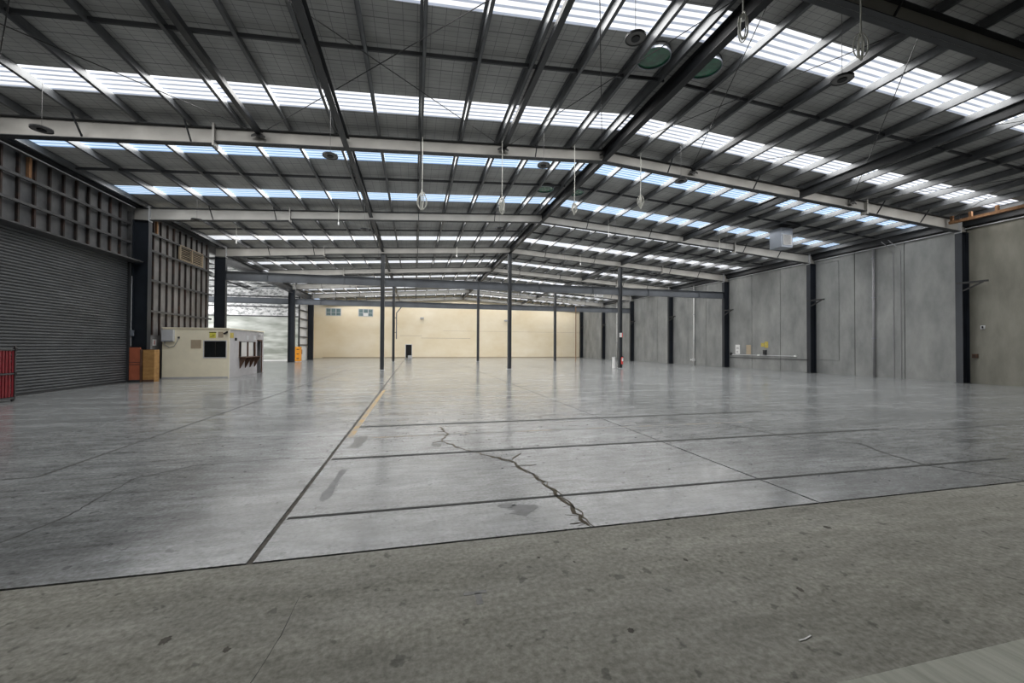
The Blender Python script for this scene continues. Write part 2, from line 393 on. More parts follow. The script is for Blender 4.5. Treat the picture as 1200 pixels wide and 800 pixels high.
# corrugated skylight sheets, daylight set as their own glow: one per slope and strip
def skylight(s, y0, y1, blue):
    mb = MB(); xa, xb = (WALL_L - .35, XG) if s < 0 else (XG, WALL_R + .4)
    prof = []; n = 5; p = (y1 - y0) / n
    for k in range(n):
        q = y0 + k * p
        prof += [(q, 0, 0), (q + p * .62, 0, 1), (q + p * .70, .035, 1), (q + p * .92, .035, 1)]
    prof.append((y1, 0, 0))
    for a, b in zip(prof, prof[1:]):
        mb.poly([(xa, a[0], ROOF(xa) + .012 + a[1]), (xa, b[0], ROOF(xa) + .012 + b[1]), (xb, b[0], ROOF(xb) + .012 + b[1]), (xb, a[0], ROOF(xb) + .012 + a[1])], a[2])
    return mb.build('skylight_sheet', ['sky_pan_blue', 'sky_rib_blue'] if blue else ['sky_pan', 'sky_rib'], ceil)
for (y0, y1) in BANDS:
    for s in (-1, 1): skylight(s, y0, y1, FR[1] < y0 < FR[2])
# purlins: lipped channels over the rafters
PS = [k for k in range(1, 15)]
pm = {}
for s in (-1, 1):
    mb = MB(); t = .010; f = .075; L = 7.49
    mb.box(-t / 2, t / 2, 0, L, 0, PD); mb.box(-t / 2, s * -f if s > 0 else f, 0, L, 0, t) if s < 0 else mb.box(-f, t / 2, 0, L, 0, t)
    mb.box(-t / 2, f, 0, L, PD - t, PD) if s > 0 else mb.box(-f, t / 2, 0, L, PD - t, PD)
    if s < 0: mb.box(f - t, f, 0, L, 0, .03)
    else: mb.box(-f, -f + t, 0, L, 0, .03)
    pm[s] = mb
first = {}
def purlin(x, y, s):
    if s not in first:
        o = pm[s].build('purlin', 'purlin', ceil); first[s] = (o, Vector(o.location) + CL); base = o
    else: base = dup(first[s][0], ceil, (0, 0, 0))
    base.location = Vector((x, y + 3.75, zt(x))) - CL
for b in range(-1, 7):
    y = 6.17 + 7.5 * b
    for s in (-1, 1):
        for k in PS: purlin(XG + s * (.02 + 1.303 * k), y, s)
        purlin(XG + s * .30, y, s)
    # mid-bay bridging
    for s in (-1, 1):
        a, e = XG + s * .1, XG + s * 18.2
        MB().beam((a, y + 3.6, zt(a) + .10), (e, y + 3.6, zt(e) + .10), .05, .09).build('bridging_bar', 'strut', ceil)

# ================================================================== PORTAL FRAMES
RAFL = ['where the brace rods start', 'with the black brace rod gussets', 'next past the gusset frame', 'over the first tie beam', 'between the two tie beams', 'over the second tie beam', 'next past the second tie beam', 'against the cream end wall']
def rafter(k, s):
    y = FR[k]; xe = XL if s < 0 else XR
    o = thing('steel_rafter', (xe, y, zt(xe) - .55),
              'pale grey steel rafter on the %s side, %s' % ('roller door' if s < 0 else 'concrete wall', RAFL[k]),
              'beam', 'rafters of the roof slope beside the roller door' if s < 0 else 'rafters of the roof slope beside the concrete wall')
    mb = MB(); xs = XG + s * 12.45; tf = .02
    def seg(x0, d0, x1, d1):
        z0, z1 = zt(x0), zt(x1); W = .12
        mb.hexa([(x0, y - .006, z0 - d0), (x1, y - .006, z1 - d1), (x1, y + .006, z1 - d1), (x0, y + .006, z0 - d0), (x0, y - .006, z0), (x1, y - .006, z1), (x1, y + .006, z1), (x0, y + .006, z0)], 0)
        for (o0, o1) in ((0, 0), (d0 - tf, d1 - tf)):
            mb.hexa([(x0, y - W, z0 - o0 - tf), (x1, y - W, z1 - o1 - tf), (x1, y + W, z1 - o1 - tf), (x0, y + W, z0 - o0 - tf), (x0, y - W, z0 - o0), (x1, y - W, z1 - o1), (x1, y + W, z1 - o1), (x0, y + W, z0 - o0)], 1)
    a, b = (xe, xs) if s < 0 else (xs, xe)
    if s < 0: seg(xe, .56, xs, .50); seg(xs, .43, XG, .43)
    else: seg(XG, .43, xs, .43); seg(xs, .50, xe, .56)
    mb.build('rafter_section', ['rafter', 'flange'], o)
    zs = zt(xs); bx('splice_plate', 'rafter', o, xs - .025, xs + .025, y - .14, y + .14, zs - .56, zs + .10)
    bx('end_plate', 'white2', o, *((xe - .015, xe + .015) if s < 0 else (xe - .015, xe + .015)), y - .13, y + .13, zt(xe) - .62, zt(xe) + .05)
    if s < 0 and k == 4: return o
    # knee panel over the column
    xo = (WALL_L + .02) if s < 0 else WALL_R - .03
    x0, x1 = sorted((xe, xo)); zc = zt(xe) - .03
    kb = MB(); kb.box(x0, x1, y - .006, y + .006, zc - .54, zc); kb.box(x0, x1, y - .12, y + .12, zc - .02, zc, 1); kb.box(x0, x1, y - .12, y + .12, zc - .56, zc - .54, 1)
    kb.build('knee_panel', ['rafter', 'flange'], o)
    for kk in (2, 5, 10, 12):
        xp = XG + s * (.02 + 1.303 * kk); zp = zt(xp)
        MB().beam((xp, y - .42, zp + .03), (xp + .02, y - .06, zp - (.41 if kk < 10 else .47)), .035, .035).build('fly_brace', 'strut', o)
    return o
for k in range(8):
    rafter(k, -1); rafter(k, 1)

def wall_column(k, side, label):
    y = FR[k]; xe, xo = (XL, WALL_L + .02) if side < 0 else (XR, WALL_R - .03)
    o = thing('steel_column', ((xe + xo) / 2, y, 0), label, 'column', 'steel columns along the %s' % ('roller door wall' if side < 0 else 'concrete panel wall'))
    h = zt(xe) - .60; mb = MB(); w = .13
    x0, x1 = sorted((xe, xo))
    mb.box(x0, x0 + .02, y - w, y + w, .02, h); mb.box(x1 - .02, x1, y - w, y + w, .02, h); mb.box(x0 + .02, x1 - .02, y - .008, y + .008, .02, h)
    mb.build('column_section', 'column', o)
    bx('base_plate', 'dark_steel', o, x0 - .04, x1 + (.04 if side < 0 else 0), y - .17, y + .17, 0, .02)
    if side > 0:
        z = 4.68
        br = MB().beam((xe + .02, y + .10, z), (xe + .12, y - .95, z), .08, .08)
        br.beam((xe + .02, y - .13, z - .38), (xe + .10, y - .80, z - .03), .06, .06).build('arm_bracket', 'rod', o)
    return o
RLAB = {0: 'dark steel column on the concrete wall before the rust orange rail begins', 1: 'dark steel column on the concrete wall under the end of the rust orange rail',
        2: 'dark steel wall column on the concrete wall between the wall conduits and the small signs', 3: 'dark steel column on the concrete wall carrying the tie beam end beside the small signs',
        4: 'dark steel wall column just past the white downpipe with the base fitting', 5: 'dark steel column on the concrete wall carrying the far tie beam end',
        6: 'dark steel wall column second from the cream end wall', 7: 'dark steel wall column in the corner against the cream end wall'}
LLAB = {0: 'dark steel column on the roller door wall beyond the red lattice cage', 1: 'dark steel column at the roller door jamb beside the red lattice cage', 2: 'dark steel column between the roller door and the small cream office',
        3: 'dark steel column standing behind the small cream office', 5: 'dark steel column beside the orange drawer stack', 6: 'dark steel column between the foil wall and the cream end wall'}
for k in range(8):
    wall_column(k, 1, RLAB[k])
    if k in LLAB: wall_column(k, -1, LLAB[k])

# interior posts and tie beams under frames 3 and 5
for k, wd in ((3, 'first'), (5, 'second')):
    y = FR[k]
    for j, x in enumerate((XG - 8.79, XG, XG + 8.79)):
        lab = {0: 'slim charcoal steel post on the office side holding the %s tie beam', 1: 'slim charcoal steel post under the ridge holding the %s tie beam', 2: 'slim charcoal steel post on the concrete wall side holding the %s tie beam'}[j] % wd
        o = thing('steel_post', (x, y, 0), lab, 'post', 'slim posts in the open hall')
        mb = MB(); h = zt(x) - .44; w = .125
        mb.box(x - w, x - w + .014, y - w, y + w, .02, h); mb.box(x + w - .014, x + w, y - w, y + w, .02, h); mb.box(x - w + .014, x + w - .014, y - .007, y + .007, .02, h)
        mb.build('post_section', 'post', o); bx('base_plate', 'white2', o, x - .17, x + .17, y - .17, y + .17, 0, .02)
    xs = [XL, XG - 8.79, XG, XG + 8.79, XR]
    for j in range(4):
        a, b = xs[j] + (.0 if j == 0 else .13), xs[j + 1] - (0 if j == 3 else .13)
        part = ['from the wall column to the office side post', 'from the office side post to the ridge post', 'from the ridge post to the concrete side post', 'from the last post to the concrete wall'][j]
        o = thing('tie_beam', ((a + b) / 2, y, 5.66), '%s grey tie beam spanning %s' % (wd, part), 'beam', 'horizontal tie beams across the hall')
        MB().ibeam((a, y, 6.22), (b, y, 6.22), .56, .20, .018, .012, mi=0).build('beam_section', 'tie', o)
        for q in (.25, .75): xx = a + (b - a) * q; bx('stiffener', 'tie', o, xx - .008, xx + .008, y - .095, y + .095, 5.68, 6.20)
# second tie beam runs on into the side annex
o = tag(MB().ibeam((-24.6, FR[5], 6.22), (WALL_L, FR[5], 6.22), .56, .20).build('tie_beam', 'tie'), 'grey tie beam running into the side annex in front of the foil wall', 'beam', 'horizontal tie beams across the hall')

# ridge beam and longitudinal struts
for b in range(0, 7):
    y0, y1 = FR[b] + .13, FR[b + 1] - .13
    for x, dep, nm, lab, grp in ((XG, .40, 'ridge_beam', 'deep dark ridge beam between two roof frames', 'ridge beams'),
                                 (XG - 8.79, .30, 'strut_beam', 'dark strut beam along the line of the office side posts', 'struts on the office side post line'),
                                 (XG + 8.79, .30, 'strut_beam', 'dark strut beam along the line of the concrete side posts', 'struts on the concrete side post line')):
        zo = .14 if b == 0 and nm == 'strut_beam' else .02
        tag(MB().ibeam((x, y0, zt(x) - zo), (x, y1, zt(x) - zo), dep, .20 if nm == 'ridge_beam' else .17).build(nm, 'ridge' if nm == 'ridge_beam' else 'strut'), lab, 'beam', grp)
for x, lab in ((-4.60, 'dark bracing strut meeting the rods above the roller door side'), (2.95, 'dark bracing strut left of the ridge vents between roof frames'), (10.40, 'dark bracing strut right of the ridge vents between roof frames'), (18.2, 'dark bracing strut near the concrete wall side of the braced bay')):
    tag(MB().box(x - .07, x + .07, FR[0] + .14, FR[1] - .14, zt(x) - .16, zt(x) - .02).build('bracing_strut', 'strut'), lab, 'beam', 'struts of the braced roof bay')
ND = [-11.0, -4.6, 2.9, XG, 10.4, 18.3, 24.2]
PNL = ['from the roller door wall to the first strut', 'between the two struts on the office side', 'from the office side strut to the ridge', 'from the ridge to the concrete side strut', 'between the two struts on the concrete side', 'from the last strut to the concrete wall']
for (a, b), pl in zip(zip(ND, ND[1:]), PNL):
    for (p, q) in ((a, b), (b, a)):
        dz = .095 if p < q else .122; sx = .11 if q > p else -.11
        A = Vector((p + sx, FR[0] + .16, zt(p) - dz)); B = Vector((q - sx, FR[1] - .16, zt(q) - dz))
        tag(MB().tube([A, B], .011, 5).build('brace_rod', 'rod'), 'black roof brace rod %s, gusset end %s' % (pl, 'ridgeward' if abs(q - XG) < abs(p - XG) else 'eaveward'), 'rod', 'diagonal brace rods')
for x in ND[1:-1]:
    z = zt(x) - .15
    g = MB(); g.box(x - .06, x + .06, FR[1] - .14, FR[1] - .125, z - .12, z + .16)
    for sx in (-1, 1): g.hexa([(x + sx * .06, FR[1] - .14, z - .08), (x + sx * .19, FR[1] - .14, z - .11), (x + sx * .19, FR[1] - .125, z - .11), (x + sx * .06, FR[1] - .125, z - .08), (x + sx * .06, FR[1] - .14, z + .03), (x + sx * .19, FR[1] - .14, z - .06), (x + sx * .19, FR[1] - .125, z - .06), (x + sx * .06, FR[1] - .125, z + .03)])
    tag(g.build('gusset_plate', 'rod'), 'small black gusset plate on the braced rafter, %s' % {-4.6: 'outer one on the office side', 2.9: 'inner one on the office side', XG: 'at the ridge', 10.4: 'inner one on the concrete side', 18.3: 'outer one on the concrete side'}[x], 'plate', 'brace gussets')

# ridge turbine vents seen from below
for (x, y, lab) in ((5.80, 9.05, 'green round roof vent throat office side of the ridge, bay of the brace rods'), (7.32, 9.08, 'green round roof vent throat concrete wall side of the ridge, bay of the brace rods'),
                    (5.80, 17.85, 'green round roof vent throat office side of the ridge, bay without brace rods'), (7.32, 17.92, 'green round roof vent throat concrete wall side of the ridge, bay without brace rods')):
    z = zt(x) + .16
    o = thing('roof_vent', (x, y, z - .05), lab, 'vent', 'round green roof vents')
    MB().ring((x, y), .40, .415, z - .05, z).build('rim', 'zinc', o); MB().ring((x, y), .395, .41, z, ROOF(x)).build('collar', 'strut', o)
    MB().cyl((x, y), .40, z - .012, z - .002, 28).build('throat', 'green', o)

# ================================================================== RIGHT WALL (precast panels)
wr = struct(bx('wall_right', 'backing', None, WALL_R + .03, WALL_R + .2, YB, YE + .1, 0, ROOF(WALL_R)))
js = [23.72 + 2.52 * n for n in range(-13, 15)]; js = [YB] + [j for j in js if YB + .5 < j < YE - .3] + [YE]
for a, b in zip(js, js[1:]): bx('concrete_panel', 'panel_warm' if b < 13.8 else 'panel', wr, WALL_R, WALL_R + .03, a + .018, b - .018, 0, 7.32)
ev = tag(MB().box(WALL_R - .22, WALL_R, FR[0], YE, 7.36, 7.72).build('eaves_beam', 'strut'), 'dark eaves beam along the top of the concrete wall', 'beam')
tag(MB().tube([(WALL_R - .09, 6.4, 7.26), (WALL_R - .09, YE - .1, 7.26)], .025, 8).build('conduit_pipe', 'white2'), 'pale thin conduit running along the top edge of the concrete wall', 'pipe')
def pipe(x, y, z0, z1, r, m, label, top=None):
    o = thing('downpipe', (x, y, z0), label, 'pipe')
    MB().tube([(x, y, z0), (x, y, z1)], r, 10).build('pipe_run', m, o, True)
    for q in (.3, .62, .93): z = z0 + (z1 - z0) * q; bx('pipe_clip', 'zinc', o, x - r - .01, WALL_R, y - r - .012, y + r + .012, z, z + .03)
    return o
pipe(WALL_R - .09, 17.6, 0, 7.2, .06, 'conduit', 'pale grey downpipe on the concrete wall under the ventilation duct bay')
p = pipe(WALL_R - .10, 32.8, 0, 7.5, .07, 'white', 'white downpipe with a bulky valve fitting near the floor')
MB().cyl((WALL_R - .14, 32.8), .13, .35, .62, 12).build('valve_body', 'white', p); bx('valve_outlet', 'white', p, WALL_R - .45, WALL_R - .2, 32.72, 32.88, .42, .56)
pipe(WALL_R - .10, 47.6, 0, 7.4, .07, 'white', 'white downpipe on the concrete wall past the second tie beam')
for y, lab in ((16.66, 'thin pale conduit with bent top, closer to the downpipe'), (16.32, 'thin pale conduit with bent top, farther from the downpipe')):
    tag(MB().tube([(WALL_R - .03, y, 0), (WALL_R - .03, y, 6.85), (WALL_R - .10, y + .05, 7.0), (WALL_R - .5, y + .25, 7.45)], .018, 6).build('conduit_pipe', 'conduit'), lab, 'pipe')
tag(MB().tube([(WALL_R - .02, 21.0, 7.0), (WALL_R - .02, 19.6, 7.0), (WALL_R - .02, 19.6, .87), (WALL_R - .02, 21.0, .87)], .014, 6).build('conduit_pipe', 'panel'), 'grey conduit loop framing the concrete wall beside a column', 'pipe')
o = thing('wall_pipe', (WALL_R - .05, 25.3, .93), 'low horizontal pipe along the concrete wall below the small signs', 'pipe')
MB().tube([(WALL_R - .05, 28.45, 1.06), (WALL_R - .05, 22.5, 1.06)], .022, 8).build('pipe_run', 'white2', o)
MB().tube([(WALL_R - .04, 28.45, .84), (WALL_R - .04, 21.35, .84)], .02, 8).build('pipe_run', 'dark_steel', o)
for y in (22.5, 25.55): bx('pipe_joint', 'white', o, WALL_R - .10, WALL_R, y - .09, y + .09, 1.02, 1.12)
def plate(name, y0, y1, z0, z1, m, label, cat, d=.02, x=None):
    x = WALL_R if x is None else x
    return tag(MB().box(x - d, x, y0, y1, z0, z1).build(name, m), label, cat)
o = thing('notice_board', (WALL_R, 27.65, 1.1), 'small white notice on the concrete wall beside a beige board', 'sign')
bx('board', 'white', o, WALL_R - .025, WALL_R, 27.43, 27.87, 1.12, 1.86); bx('print_block', 'grey_shade', o, WALL_R - .029, WALL_R - .025, 27.52, 27.78, 1.52, 1.66); bx('print_block', 'grey_shade', o, WALL_R - .029, WALL_R - .025, 27.58, 27.78, 1.22, 1.36)
plate('beige_board', 26.33, 26.76, 1.10, 1.84, 'beige', 'beige board on the concrete wall beside the white notice', 'board', .03)
o = thing('yellow_notice', (WALL_R, 25.0, 1.58), 'mustard yellow notices on the concrete wall above a dark switch box', 'sign')
bx('board', 'mustard', o, WALL_R - .02, WALL_R, 24.75, 25.05, 1.62, 2.08); bx('board', 'mustard', o, WALL_R - .02, WALL_R, 25.10, 25.38, 1.70, 1.98)
o = thing('switch_box', (WALL_R, 25.0, 1.1), 'small dark switch box under the mustard yellow notices', 'switch')
bx('housing', 'dark_steel', o, WALL_R - .12, WALL_R, 24.88, 25.12, 1.10, 1.46); bx('switch_handle', 'rod', o, WALL_R - .16, WALL_R - .12, 24.97, 25.03, 1.22, 1.34)
plate('junction_box', 28.22, 28.38, 1.02, 1.22, 'rod', 'small black junction box at the end of the low wall pipe', 'box', .1)
o = thing('socket_outlet', (WALL_R, 13.1, 2.5), 'small pale socket outlet on the concrete wall above the red bell box', 'socket')
bx('plate', 'white2', o, WALL_R - .03, WALL_R, 13.02, 13.17, 2.52, 2.68); MB().cyl((WALL_R - .05, 13.095), .03, 2.55, 2.65, 10).build('plug', 'dark_steel', o)
o = thing('alarm_box', (WALL_R, 13.35, 1.2), 'small red brown alarm box low on the concrete wall', 'alarm')
bx('housing', 'brown', o, WALL_R - .09, WALL_R, 13.26, 13.44, 1.19, 1.37); bx('knob', 'rod', o, WALL_R - .12, WALL_R - .09, 13.32, 13.38, 1.25, 1.31)

# rust orange rail near the first frame
o = thing('orange_rail', (24.05, 10.0, 7.36), 'rust orange timber rail with upright posts above the concrete wall', 'rail')
bx('rail', 'rust_wood', o, 23.98, 24.12, FR[0] + .2, FR[1] - .13, 7.36, 7.48)
for y in (13.45, 12.8, 11.95): bx('upright', 'rust_wood', o, 24.0, 24.10, y - .05, y + .05, 7.48, zt(24.05) + .01)

# ventilation ducts
o = thing('duct_box', (19.25, 17.95, 6.98), 'large grey sheet metal ventilation duct box with square grille hanging from the roof', 'duct')
bx('casing', 'zinc', o, 18.88, 19.62, 17.60, 18.33, 6.98, zt(19.25)); bx('grille_frame', 'white', o, 18.98, 19.52, 17.57, 17.60, 7.10, 7.64)
for q in range(9): z = 7.15 + q * .054; bx('grille_slat', 'conduit', o, 19.03, 19.47, 17.555, 17.575, z, z + .022)
bx('flashing', 'strut', o, 18.6, 19.9, 17.35, 18.6, zt(19.25) + .19, zt(19.25) + .215)
o = thing('duct_box', (19.2, 40.35, 6.95), 'small pale ventilation duct box hanging between the two tie beams', 'duct')
bx('casing', 'white2', o, 18.85, 19.6, 40.0, 40.7, 6.98, zt(19.2)); bx('grille_frame', 'white', o, 18.92, 19.53, 39.97, 40.0, 7.04, 7.32); bx('grille', 'grey_shade', o, 18.98, 19.47, 39.96, 39.97, 7.09, 7.27)

# ================================================================== LEFT WALL
wl = struct(bx('wall_left', 'cladding', None, WALL_L - .20, WALL_L - .12, YB, 28.2, 0, ROOF(WALL_L) - .005))
bx('lining_sheet', 'cladding2', wl, WALL_L - .12, WALL_L - .105, 21.35, 28.15, 2.05, 7.5)
bx('lining_sheet', 'cladding2', wl, WALL_L - .12, WALL_L - .095, 21.35, 23.6, 0, 2.03)
y = 14.2
while y < 28.2:
    if not (20.9 < y < 21.4):
        over_door = y < 20.9
        z0 = 5.32 if over_door else 2.08
        if y > 24.6 and y < 27.1:
            bx('stud', 'stud', wl, WALL_L - .105, WALL_L - .03, y - .03, y + .03, z0, 6.06); bx('stud', 'stud', wl, WALL_L - .105, WALL_L - .03, y - .03, y + .03, 6.86, 7.6)
        else: bx('stud', 'stud', wl, WALL_L - .105, WALL_L - .03, y - (.03 if random.random() < .8 else .06), y + .03, z0, 7.6)
    y += .565
for (a, b, zs) in ((13.9, 20.95, (6.06, 6.86)), (21.4, 28.2, (3.2, 4.65, 6.03, 6.84))):
    for z in zs: bx('girt', 'girt', wl, WALL_L - .03, WALL_L + .05, a, b, z - .05, z + .04)
for yy in (16.25, 22.9): bx('packer', 'rust_wood', wl, WALL_L - .105, WALL_L - .02, yy - .05, yy + .05, 6.95, 7.6)
bx('door_jamb', 'girt', wl, WALL_L - .10, WALL_L + .02, 20.93, 21.03, 0, 7.4)
tag(MB().box(WALL_L - .05, WALL_L + .28, -8, 28.5, 7.66, 7.86).build('eaves_beam', 'strut'), 'dark eaves beam along the top of the roller door wall', 'beam')
tag(MB().tube([(WALL_L + .2, 14.0, 7.55), (WALL_L + .2, 20.9, 7.55)], .02, 6).build('conduit_pipe', 'white2'), 'thin pale conduit under the eaves above the roller door', 'pipe')
# louvre
lv = sempty('window_1', (WALL_L, 25.9, 6.1))
fr = MB(); 
for yy in (24.75, 25.9, 27.05): fr.box(WALL_L - .03, WALL_L + .06, yy - .035, yy + .035, 6.1, 6.86)
fr.box(WALL_L - .03, WALL_L + .06, 24.75, 27.05, 6.09, 6.13); fr.box(WALL_L - .03, WALL_L + .06, 24.75, 27.05, 6.83, 6.87); fr.build('window_frame', 'beige', lv)
for a, b in ((24.79, 25.86), (25.94, 27.01)):
    for q in range(7):
        z = 6.16 + q * .096
        MB().hexa([(WALL_L - .02, a, z + .05), (WALL_L + .04, a, z), (WALL_L + .04, b, z), (WALL_L - .02, b, z + .05), (WALL_L - .02, a, z + .06), (WALL_L + .04, a, z + .012), (WALL_L + .04, b, z + .012), (WALL_L - .02, b, z + .06)]).build('louvre_slat', 'beige', lv)
bx('backing', 'black', lv, WALL_L - .10, WALL_L - .06, 24.7, 27.1, 6.1, 6.86)
# roller door
d1 = sempty('door_1', (WALL_L, 17.4, 0))
mb = MB(); n = 52; y0, y1 = 14.1, 20.82; hz = 5.2; prof = []
for k in range(n):
    z = .06 + (hz - .06) * k / n; p = (hz - .06) / n
    prof += [(WALL_L - .02, z, 0), (WALL_L + .016, z + p * .25, 0), (WALL_L + .016, z + p * .55, 0), (WALL_L - .02, z + p * .74, 1)]  # groove faces take the dark slot, shade between slats put into colour
prof.append((WALL_L - .02, hz, 0))
for a, b in zip(prof, prof[1:]): mb.poly([(a[0], y0, a[1]), (a[0], y1, a[1]), (b[0], y1, b[1]), (b[0], y0, b[1])], a[2])
mb.build('door_curtain', ['curtain', 'dark_steel'], d1)
bx('bottom_rail', 'dark_steel', d1, WALL_L - .05, WALL_L + .035, y0, y1, 0, .07)
for yy in (13.98, 20.80): bx('guide_rail', 'dark_steel', d1, WALL_L - .04, WALL_L + .09, yy, yy + .12, 0, 5.25)
hd = MB(); hd.hexa([(WALL_L - .10, 13.9, 5.15), (WALL_L + .42, 13.9, 5.22), (WALL_L + .42, 21.1, 5.22), (WALL_L - .10, 21.1, 5.15), (WALL_L - .10, 13.9, 5.30), (WALL_L + .42, 13.9, 5.27), (WALL_L + .42, 21.1, 5.27), (WALL_L - .10, 21.1, 5.30)]); hd.build('door_head', 'girt', d1)
# lock bar on the jamb
o = thing('hoist_chain_guide', (WALL_L + .12, 20.98, 1.5), 'pale slim chain guide on the roller door jamb', 'guide')
bx('guide_strip', 'white2', o, WALL_L + .03, WALL_L + .07, 20.95, 21.0, 1.55, 4.6); bx('chain_box', 'zinc', o, WALL_L + .03, WALL_L + .16, 20.9, 21.03, 2.0, 2.25)

# column guards and the small wall sign
o = thing('column_guard', (-11.93, 21.02, 0), 'red orange board guard standing at the column foot beside the roller door', 'guard')
bx('board', 'terracotta', o, -11.93, -11.53, 20.86, 20.90, .10, 1.50); bx('side_rail', 'ply', o, -11.98, -11.93, 20.84, 20.92, .0, 1.44); bx('side_rail', 'brown', o, -11.53, -11.49, 20.84, 20.92, .0, 1.42); bx('foot_bar', 'dark_steel', o, -11.93, -11.53, 20.85, 20.92, .0, .10)
for z in (.75, .85): bx('strap', 'dark_steel', o, -11.94, -11.52, 20.853, 20.86, z, z + .02)
o = thing('plywood_guard', (-11.43, 21.0, 0), 'orange plywood box guard wrapped round the column foot', 'guard')
bx('front_sheet', 'ply', o, -11.47, -11.05, 20.93, 20.95, 0, 1.40); bx('side_sheet', 'ply', o, -11.07, -11.05, 20.95, 21.30, 0, 1.40); bx('top_batten', 'brown', o, -11.36, -11.07, 20.95, 20.99, 1.32, 1.42); bx('skirting', 'brown', o, -11.47, -11.05, 20.92, 20.93, .0, .10)
o = thing('wall_sign', (WALL_L, 22.92, 1.62), 'small white sign with a red mark beside the small office', 'sign')
bx('sign_plate', 'white', o, WALL_L - .095, WALL_L - .08, 22.78, 23.06, 1.58, 1.88); bx('sign_mark', 'red_sign', o, WALL_L - .08, WALL_L - .077, 22.88, 22.94, 1.64, 1.82)

# red lattice cage at the roller door
ox, oy = -11.62, 14.42
o = thing('lattice_cage', (ox, oy, 0), 'red plastic lattice cage in a grey steel frame before the roller door', 'cage')
fx0, fx1 = -12.0 + .10, -10.97
for px, py in ((fx0, 13.7), (fx1, 13.7), (fx0, 14.45), (fx1, 14.45)): MB().box(px - .02, px + .02, py - .02, py + .02, .06, 1.56).build('frame_post', 'girt', o)
for z in (.10, .78, 1.46):
    fm = MB(); fm.box(fx0, fx1, 13.68, 13.72, z - .02, z + .02); fm.box(fx0, fx1, 14.43, 14.47, z - .02, z + .02); fm.box(fx1 - .02, fx1 + .02, 13.7, 14.45, z - .02, z + .02); fm.box(fx0 - .02, fx0 + .02, 13.7, 14.45, z - .02, z + .02)
    fm.build('frame_rail', 'girt', o)
for (za, zb) in ((.13, .75), (.81, 1.43)):
    for q in range(8):
        yy = 13.76 + q * .092; bx('lattice_bar', 'red', o, fx1 - .022, fx1 - .006, yy - .03, yy + .03, za, zb)
    for q in range(10):
        xx = fx0 + .07 + q * .088; bx('lattice_bar', 'red', o, xx - .03, xx + .03, 13.70, 13.715, za, zb)
    for q in range(4):
        zz = za + .05 + q * .165; lb = MB(); lb.box(fx1 - .03, fx1 - .022, 13.73, 14.42, zz, zz + .045); lb.box(fx0 + .03, fx1 - .03, 13.715, 13.72, zz, zz + .045); lb.build('lattice_band', 'red', o)
    bx('red_liner', 'red', o, fx0 + .05, fx1 - .06, 13.80, 14.40, za, zb)
for px, py in ((fx0, 13.75), (fx1, 13.75), (fx0, 14.40), (fx1, 14.40)): MB().tube([(px - .02, py, .035), (px + .02, py, .035)], .035, 10).build('caster', 'rod', o)
for z in (.78, 1.46): bx('clamp', 'rod', o, fx1 - .035, fx1 + .035, 14.42, 14.48, z - .04, z + .04)

# ================================================================== SMALL OFFICE
OX0, OX1, OY0, OY1, OH = -11.80, -8.97, 22.95, 27.70, 2.42
o = thing('site_office', ((OX0 + OX1) / 2, OY0, 0), 'small cream flat roofed site office with dark window and side counter', 'office')
t = .06
fw = MB(); wx0, wx1, wz0, wz1 = -10.05, -9.10, 1.02, 1.82
fw.box(OX0, wx0, OY0, OY0 + t, 0, OH); fw.box(wx1, OX1, OY0, OY0 + t, 0, OH); fw.box(wx0, wx1, OY0, OY0 + t, 0, wz0); fw.box(wx0, wx1, OY0, OY0 + t, wz1, OH); fw.build('front_wall', 'cream_off', o)
wn = MB(); wn.box(wx0, wx1, OY0 - .015, OY0, wz0 - .04, wz0); wn.box(wx0, wx1, OY0 - .015, OY0, wz1, wz1 + .035); wn.box(wx0 - .03, wx0, OY0 - .015, OY0, wz0 - .04, wz1 + .035); wn.box(wx1, wx1 + .03, OY0 - .015, OY0, wz0 - .04, wz1 + .035)
wnd = wn.build('window_frame', 'white2', o); bx('pane', 'dark_glass', wnd, wx0, wx0 + .47, OY0 + .02, OY0 + .03, wz0, wz1); bx('pane', 'dark_glass', wnd, wx0 + .48, wx1, OY0 + .03, OY0 + .04, wz0, wz1)
sw = MB(); ya, yb, yd0, yd1 = 24.15, 26.40, 26.66, 27.34
sw.box(OX1 - t, OX1, OY0 + t, ya, 0, OH); sw.box(OX1 - t, OX1, ya, yb, 0, 1.0); sw.box(OX1 - t, OX1, ya, yb, 1.82, OH); sw.box(OX1 - t, OX1, yb, yd0, 0, OH); sw.box(OX1 - t, OX1, yd0, yd1, 1.88, OH); sw.box(OX1 - t, OX1, yd1, OY1, 0, OH)
sw.build('side_wall', 'grey_shade', o)
bx('back_wall', 'grey_shade', o, OX0, OX1 - t, OY1 - t, OY1, 0, OH); bx('end_wall', 'grey_shade', o, OX0, OX0 + t, OY0 + t, OY1 - t, 0, OH)
bx('roof_slab', 'cream_off', o, OX0 - .03, OX1 + .04, OY0 - .04, OY1 + .03, OH, OH + .05)
bx('dark_interior_sheet', 'black', o, OX1 - .9, OX1 - .88, OY0 + .3, OY1 - .2, 0, 2.3)  # black sheet standing in for the shade inside the office
for a, b in ((24.55, 25.25), (25.5, 26.15)): bx('white_board', 'white', o, OX1 - .05, OX1 - .03, a, b, 1.02, 1.80)
for yy in (24.15, 25.36, 26.40): bx('mullion', 'brown', o, OX1 - .06, OX1 + .01, yy - .03, yy + .03, 1.0, 1.82)
sh = bx('counter_shelf', 'brown', o, OX1, OX1 + .35, 24.1, 26.5, .97, 1.0)
